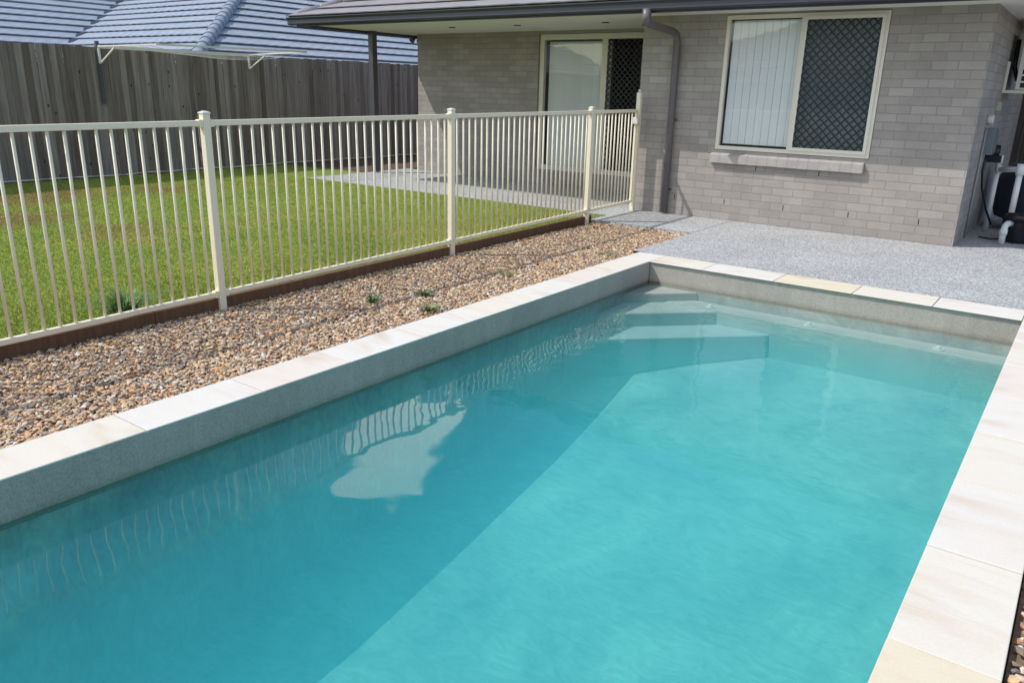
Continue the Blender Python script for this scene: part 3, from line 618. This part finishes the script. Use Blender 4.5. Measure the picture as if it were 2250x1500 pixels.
def panel(y0, y1, parent, name='fence_panel', npk=27):
    b = MB(); a = y0+0.028; c = y1-0.028
    for z, h in ((1.238, 0.036), (0.088, 0.032)):
        b.bar((fx(a), a, z+fz(a)), (fx(c), c, z+fz(c)), 0.034, h)
    for yy, sgn in ((a, 1), (c, -1)):
        for z in (1.238, 0.088): b.bar((fx(yy), yy-sgn*0.001, z+fz(yy)), (fx(yy), yy+sgn*0.028, z+fz(yy)), 0.044, 0.048)
    p = b.build(name, M['cream'], parent, bevel=0.004, origin=(fx(y0), y0, 0))
    sp = (y1-y0)/(npk+1); add_pickets(p, [y0+sp*(i+1) for i in range(npk)], fx)
    return p
for y0, y1 in zip(posts[:-1], posts[1:]): panel(y0, y1, fence)
for y in posts:
    b = MB(); b.box(fx(y)-0.026, fx(y)+0.026, y-0.026, y+0.026, -0.04, 1.30+fz(y)*0.5)
    p = b.build('post', M['cream'], fence, bevel=0.004, origin=(fx(y), y, 0))
    zt = 1.30+fz(y)*0.5; c = MB(); c.box(fx(y)-0.030, fx(y)+0.030, y-0.030, y+0.030, zt+0.0005, zt+0.010)
    c.add([(fx(y)-0.028, y-0.028, zt+0.010), (fx(y)+0.028, y-0.028, zt+0.010), (fx(y)+0.028, y+0.028, zt+0.010), (fx(y)-0.028, y+0.028, zt+0.010), (fx(y)-0.008, y-0.008, zt+0.019), (fx(y)+0.008, y-0.008, zt+0.019), (fx(y)+0.008, y+0.008, zt+0.019), (fx(y)-0.008, y+0.008, zt+0.019)],
          [(0, 1, 5, 4), (1, 2, 6, 5), (2, 3, 7, 6), (3, 0, 4, 7), (4, 5, 6, 7)])
    c.build('cap', M['whitemetal'], p, bevel=0.002)
y = 9.44; b = MB(); b.box(fx(y)-0.028, fx(y)+0.028, y-0.028, y+0.028, 0.0, 1.505)
lp = b.build('latch_post', M['cream'], fence, bevel=0.004, origin=(fx(y), y, 0))
MB().tube([(fx(y), y, 1.506), (fx(y), y, 1.545)], [0.020, 0.014], 14).build('latch_knob', M['whitemetal'], lp)
gate = thing('pool_gate', (fx(8.26), 8.26, 0), 'cream picket gate between the last fence post and the brick wall', 'gate')
b = MB(); a, c = 8.262, 9.395
for z, h in ((1.238, 0.036), (0.088, 0.032)): b.bar((fx(a), a, z+fz(a)), (fx(c), c, z+fz(c)), 0.034, h)
for yy in (a+0.015, c-0.015): b.bar((fx(yy), yy, 0.105+fz(yy)), (fx(yy), yy, 1.219+fz(yy)), 0.03, 0.03, up=Vector((1, 0, 0)))
gf = b.build('gate_frame', M['cream'], gate, bevel=0.003)
add_pickets(gate, [8.262+0.03+(1.073/12)*(i+1) for i in range(11)], fx)
MB().box(fx(9.37)-0.03, fx(9.37)+0.05, 9.33, 9.40, 1.12, 1.20).build('latch', M['whitemetal'], gate, bevel=0.004)
# sleeper edging
b = MB()
ys = [-2.6, 0.2, 2.6, 5.0, 7.4, 8.36]
for y0, y1 in zip(ys[:-1], ys[1:]): b.add([(fx(yy)+dx, yy, zz) for yy in (y0, y1-0.003) for dx in (-0.045, 0.0) for zz in (-0.10, 0.058+0.003*random.random())], [(0, 1, 3, 2), (4, 6, 7, 5), (0, 4, 5, 1), (2, 3, 7, 6), (1, 5, 7, 3)])
tag(b.build('timber_edging', M['sleeper'], bevel=0.003), 'long brown timber board edging the gravel under the pool fence', 'edging')

# ------------------------------------------------------------------ weeds
def tuft(name, x, y, z, n, h, spread, m, label, cat, group=None, seg=4, w=0.006):
    b = MB()
    for i in range(n):
        a = random.uniform(0, 2*math.pi); r0 = random.uniform(0, spread*0.25); hh = h*random.uniform(0.5, 1.1); lean = random.uniform(0.2, 1.0)*spread
        d = Vector((math.cos(a), math.sin(a), 0)); sd = Vector((-d.y, d.x, 0)); pts = []
        for k in range(seg+1):
            f = k/seg; c = Vector((x, y, z)) + d*(r0+lean*f**1.5) + Vector((0, 0, hh*(f-0.35*f*f*f))); ww = w*(1-f)*0.9+0.0008
            pts += [c-sd*ww, c+sd*ww]
        b.add(pts, [(2*k, 2*k+1, 2*k+3, 2*k+2) for k in range(seg)])
    o = b.build(name, m, origin=(x, y, z)); return tag(o, label, cat, group)
tuft('grass_tuft', -5.02, 2.52, 0.0, 170, 0.26, 0.30, M['weed'], 'large green grass tuft poking through the pool fence pickets', 'grass tuft', w=0.007)
G_ = 'weeds growing in the gravel'
tuft('weed', -4.13, 3.92, -0.03, 40, 0.10, 0.12, M['weed'], 'small green weed standing farthest from the coping stones, nearest the near fence post', 'weed', G_)
tuft('weed', -3.66, 4.02, -0.03, 46, 0.09, 0.13, M['weed'], 'bright green weed right against the pale pool coping', 'weed', G_)
tuft('weed', -3.99, 4.33, -0.03, 46, 0.09, 0.13, M['weed'], 'green weed just behind the one touching the coping', 'weed', G_)
tuft('weed', -3.93, 5.3, -0.03, 60, 0.06, 0.17, M['weeddry'], 'wide yellowish grassy weed in the middle of the gravel', 'weed', G_, w=0.004)
tuft('weed', -3.72, 6.68, -0.03, 60, 0.06, 0.18, M['weeddry'], 'flat yellow green weed beside the far pool corner', 'weed', G_, w=0.004)
tuft('weed', -4.72, 3.3, -0.03, 26, 0.05, 0.14, M['weeddry'], 'thin dry weed at the foot of the pool fence post', 'weed', G_, w=0.002)
tuft('weed', -4.68, 4.7, -0.03, 40, 0.07, 0.2, M['weeddry'], 'straggly dry weed beside the brown timber board', 'weed', G_, w=0.0016)

# ------------------------------------------------------------------ paling fence
def palings(b, axis, c, a0, a1, h, face):
    y = a0
    while y < a1:
        w = random.uniform(0.088, 0.104); t = c+random.uniform(-0.006, 0.006)+(0.012 if random.random() < .5 else 0); hh = h+random.uniform(-0.012, 0.008)
        z0 = -0.04
        if axis == 'x': b.box(t-0.008, t+0.008, y, y+w, z0, hh)
        else: b.box(y, y+w, t-0.008, t+0.008, z0, hh)
        y += w+random.uniform(0.001, 0.005)
pf = thing('paling_fence', (-12.95, 8, 0), 'weathered grey timber paling fence closing off the lawn', 'fence')
b = MB(); palings(b, 'x', -12.95, -5.5, 22, 1.985, 1); b.build('palings', M['paling'], pf)
b = MB()
for z in (0.35, 1.0, 1.7): b.box(-13.03, -12.972, -5.5, 22, z-0.04, z+0.04)
b.build('rail', M['paling'], pf)
b = MB(); prev = None
for i in range(60):
    y = -2+i*0.4; p = (-12.90+random.uniform(-.01, .01), y, 0.02+random.uniform(0, .02))
    if prev: b.tube([prev, p], 0.010, 6)
    prev = p
b.build('base_cord', M['whitemetal'], pf)
# clothesline
cl = thing('clothesline', (-12.93, 6.6, 0), 'cream folding clothesline frame mounted high on the paling fence', 'clothesline')
b = MB(); b.box(-12.925, -12.875, 6.575, 6.625, 1.14, 2.07); b.build('upright_post', M['charcoal'], cl, bevel=0.003)
b = MB(); b.bar((-12.87, 6.6, 1.99), (-11.2, 6.6, 2.0), 0.022, 0.022); b.bar((-12.87, 9.33, 1.99), (-11.25, 9.33, 2.03), 0.022, 0.022)
b.bar((-11.2, 6.615, 2.0), (-11.25, 9.315, 2.03), 0.022, 0.028); b.bar((-12.85, 6.6, 1.985), (-12.85, 9.33, 1.985), 0.03, 0.05)
b.build('frame', M['whitemetal'], cl)
for y, z in ((6.6, 1.98), (9.33, 1.99)):
    b = MB(); b.bar((-12.86, y, z-0.01), (-12.86, y, z-0.24), 0.03, 0.03, up=Vector((1, 0, 0))); b.bar((-12.855, y, z-0.24), (-12.38, y, z-0.012), 0.022, 0.022)
    b.build('brace', M['whitemetal'], cl)
b = MB()
for i in range(5):
    x = -12.6+i*0.29; pts = [(x, 6.6+2.73*k/10, 1.995-0.11*(1-(k/5-1)**2)*(0.5+0.2*i)) for k in range(11)]; b.tube(pts, 0.0035, 5)
b.build('line', M['whitemetal'], cl)

# ------------------------------------------------------------------ neighbour house
nb = thing('neighbour_house', (-16, 12, 0), 'neighbouring house with blue grey tiled hip roof beyond the paling fence', 'house')
NP = R_(23.5); nz = 1.90
b = MB(); b.box(-19.5+0.02, -14.7, 9.62, 30, -0.2, 1.86); b.box(-28, -20.5, -14, 30, -0.2, 1.86); b.box(-20.49, -19.49, 9.64, 30, -0.2, 1.85); b.build('wall', M['brick'], nb)
b = MB()
tile_face(b, (-14.2, 9.12, nz), (0, 1, 0), (-1, 0, 0), NP, lambda t: t, lambda t: 20.0, 5.6, course=0.45, th=0.046)
b.build('east_roof', M['tile'], nb)
b = MB(); tile_face(b, (-14.2, 9.12, nz), (-1, 0, 0), (0, 1, 0), NP, lambda t: t, lambda t: 5.8+t, 5.6, wave=0.007, course=0.45, th=0.046)
b.build('hip_roof', M['tile'], nb)
b = MB(); tile_face(b, (-20.0, 9.12, nz), (0, -1, 0), (-1, 0, 0), NP, lambda t: -t, lambda t: 24.0, 4.15, course=0.45, th=0.046)
b.build('west_roof', M['tile'], nb)
b = MB(); tn = math.tan(NP); caps(b, (-14.23, 9.15, nz+0.04), (-19.8, 14.72, nz+0.04+5.57*tn), 0.125, 0.36); b.build('ridge_capping', M['tile'], nb)
b = MB(); b.bar((-20.0, 9.12, nz+0.035), (-24.15, 13.27, nz+0.035+4.15*tn), 0.16, 0.02); b.build('valley_flashing', M['flash'], nb)
b = MB(); caps(b, (-24.15, 13.2, nz+0.03+4.15*tn), (-24.15, -14, nz+0.03+4.15*tn), 0.09, 0.36); b.build('ridge', M['tile'], nb)

# ------------------------------------------------------------------ service side of the house
fl = thing('floodlight', (-10.5, 11.6, 2.33), 'small dark floodlight on an arm under the left end of the eave', 'floodlight')
b = MB(); b.box(-10.80, -10.475, 11.58, 11.63, 2.30, 2.35); b.build('arm', M['charcoal'], fl)
b = MB(); b.tube([(-10.87, 11.6, 2.40), (-10.87, 11.52, 2.33)], [0.03, 0.055], 14); b.build('lamp_head', M['charcoal'], fl)
# power box
pb = thing('power_box', (-1.05, 10.5, 0.95), 'blue grey electrical box on the side wall above the pool pump', 'electrical box')
MB().box(-1.108, -1.0, 10.40, 10.62, 0.93, 1.22).build('casing', M['greybox'], pb, bevel=0.008)
MB().box(-0.998, -0.99, 10.42, 10.60, 0.96, 1.19).build('door', M['greybox'], pb, bevel=0.003)
MB().tube([(-1.06, 10.5, 0.925), (-1.07, 10.52, 0.75), (-1.05, 10.6, 0.55), (-0.98, 10.75, 0.3), (-0.9, 10.8, 0.12)], 0.012, 8).build('cable', M['blackplastic'], pb)
cn = MB(); cn.tube([(-1.095, 10.36, 1.25), (-1.095, 10.36, -0.0)], 0.013, 10); cn.box(-1.108, -1.08, 10.33, 10.39, 1.22, 1.25)
tag(cn.build('conduit', M['capgrey']), 'thin grey conduit running down the side wall to the ground', 'conduit')
jb = MB(); jb.tube([(-1.108, 10.45, 1.31), (-1.05, 10.45, 1.31)], 0.05, 18)
tag(jb.build('junction_box', M['whitemetal'], bevel=0.004), 'round white junction box above the blue grey electrical box', 'junction box')
jc = MB(); jc.box(-1.108, -1.06, 10.95, 11.05, 1.40, 1.50)
tag(jc.build('power_socket', M['ac'], bevel=0.004), 'small pale square socket below the air conditioner bracket', 'socket')
# meter cluster
mt = MB(); mt.tube([(-1.108, 11.0, 0.95), (-0.98, 11.0, 0.95)], 0.07, 18); mt.box(-1.10, -0.95, 10.95, 11.05, 0.82, 0.90)
tag(mt.build('pump_timer', M['blackplastic'], bevel=0.003), 'round black timer on the side wall behind the electrical box', 'timer')
# air conditioner
ac = thing('air_conditioner', (-0.85, 11.8, 1.62), 'cream air conditioner on a wall bracket high above the pool filter', 'air conditioner')
MB().box(-0.985, -0.55, 11.315, 12.1, 1.635, 2.27).build('casing', M['ac'], ac, bevel=0.006)
MB().box(-0.962, -0.56, 11.305, 11.313, 1.665, 2.25).build('coil', M['blackplastic'], ac)
b = MB(); b.box(-0.985, -0.945, 11.28, 11.305, 1.64, 2.27); b.box(-0.585, -0.55, 11.28, 11.305, 1.64, 2.27)
for i in range(9): b.box(-0.945, -0.585, 11.285, 11.303, 1.64+i*0.0755, 1.662+i*0.0755)
for x in (-0.83, -0.71): b.box(x, x+0.012, 11.279, 11.2845, 1.64, 2.266)
b.build('grille', M['whitemetal'], ac)
MB().box(-1.108, -1.08, 11.25, 11.29, 1.60, 1.95).box(-1.08, -0.5, 11.25, 11.29, 1.60, 1.632).build('bracket', M['whitemetal'], ac); MB().box(-1.108, -0.5, 11.95, 11.99, 1.60, 1.632).build('bracket', M['whitemetal'], ac)
b = MB(); b.tube([(-1.06, 11.5, 2.2), (-1.05, 11.45, 1.9), (-1.0, 11.5, 1.75)], 0.025, 8); b.build('pipe', M['blackplastic'], ac)
# filter
ft = thing('pool_filter', (-0.55, 11.65, 0), 'dark blue barrel pool filter standing behind the white pipes', 'pool filter')
MB().lathe((-0.60, 11.55, 0), [(0.20, 0.0), (0.24, 0.02), (0.25, 0.12), (0.36, 0.16), (0.385, 0.25), (0.385, 0.60), (0.36, 0.70), (0.28, 0.78), (0.14, 0.83), (0.10, 0.84)], 32).build('tank', M['navy'], ft)
b = MB(); b.lathe((-0.60, 11.55, 0.84), [(0.10, 0.0), (0.12, 0.02), (0.12, 0.07), (0.06, 0.10)], 20); b.box(-0.64, -0.56, 11.40, 11.46, 0.86, 0.90); b.build('valve', M['capgrey'], ft)
pp = thing('pool_pump', (-0.5, 10.5, 0), 'black pool pump with clear lid at the corner of the house', 'pool pump')
MB().lathe((-0.60, 10.42, 0.0), [(0.10, 0.0), (0.11, 0.03), (0.115, 0.22), (0.13, 0.25), (0.15, 0.26), (0.15, 0.30), (0.12, 0.325), (0.05, 0.33)], 28).build('strainer', M['blackplastic'], pp)
b = MB(); b.tube([(-0.60, 10.55, 0.17), (-0.55, 10.75, 0.17), (-0.45, 11.05, 0.17)], [0.11, 0.12, 0.10], 24); b.box(-0.72, -0.40, 10.35, 11.05, 0.0, 0.05); b.build('motor', M['blackplastic'], pp)
pi = thing('pipework', (-0.8, 10.7, 0), 'white plastic pipes joining the pool pump and filter', 'pipes')
b = MB(); b.tube([(-0.975, 11.1, 0.0), (-0.975, 11.1, 0.80)], 0.030, 16); b.tube([(-0.975, 11.1, 0.80), (-0.975, 11.1, 0.90)], 0.038, 16); b.build('riser', M['pvc'], pi)
b = MB(); b.tube([(-0.975, 11.1, 0.73), (-0.70, 10.38, 0.80)], 0.030, 16); b.tube([(-0.965, 11.075, 0.732), (-0.935, 10.99, 0.74)], 0.038, 16); b.build('crosspipe', M['pvc'], pi)
b = MB(); b.tube([(-0.69, 10.34, 0.335), (-0.69, 10.34, 0.76)], 0.031, 16); b.tube([(-0.69, 10.34, 0.74), (-0.69, 10.34, 0.86)], 0.042, 16); b.build('outlet', M['pvc'], pi)
b = MB(); b.tube([(-0.715, 10.18, 0.0), (-0.715, 10.18, 0.15), (-0.712, 10.20, 0.195), (-0.70, 10.25, 0.215), (-0.67, 10.33, 0.215)], 0.033, 16); b.tube([(-0.715, 10.18, 0.10), (-0.715, 10.18, 0.16)], 0.040, 16); b.build('elbow', M['pvc'], pi)
b = MB(); b.tube([(-0.97, 10.5, 0.006), (-0.85, 10.42, 0.008), (-0.75, 10.5, 0.008), (-0.72, 10.6, 0.01)], 0.008, 8)
b.build('power_cord', M['blackplastic'], pp)
# side gate at the back of the passage
M['shadedpaling'] = paling_mat('shaded_brown_paling', (0.05, 0.04, 0.035), (0.06, 0.05, 0.045), (0.075, 0.06, 0.055))  # dark brown timber, colour deepened further for the shade of the house
sg = thing('side_gate', (0.2, 14.0, 0), 'dark timber gate closing the passage behind the air conditioner', 'gate')
b = MB(); palings(b, 'y', 14.0, -1.1, 3.0, 2.0, 1); b.build('palings', M['shadedpaling'], sg)
b = MB(); b.box(-1.1, 3.0, 14.02, 14.06, 0.3, 0.38); b.box(-1.1, 3.0, 14.02, 14.06, 1.6, 1.68); b.build('rail', M['shadedpaling'], sg)

# ------------------------------------------------------------------ behind the camera (seen in the glass)
rfn = thing('rear_fence', (0, -5.6, 0), 'timber fence reflected in the window glass', 'fence')
b = MB(); palings(b, 'y', -5.6, -12.9, 8, 1.9, 1); b.build('palings', M['paling'], rfn)
rh = thing('rear_house', (-6, -14, 0), 'rear neighbour roof reflected in the window glass', 'house')
b = MB(); b.box(-14, 1, -20, -9.5, -0.1, 2.4); b.build('wall', M['render'], rh)
b = MB(); tile_face(b, (-14.6, -8.9, 2.4), (1, 0, 0), (0, -1, 0), PT, lambda t: t, lambda t: 16.2-t, 5.2, wave=0.0, step=2.0); tile_face(b, (1.6, -8.9, 2.4), (0, -1, 0), (-1, 0, 0), PT, lambda t: t, lambda t: 11-t, 5.2, wave=0, step=2.0)
b.build('roof', M['tile2'], rh)
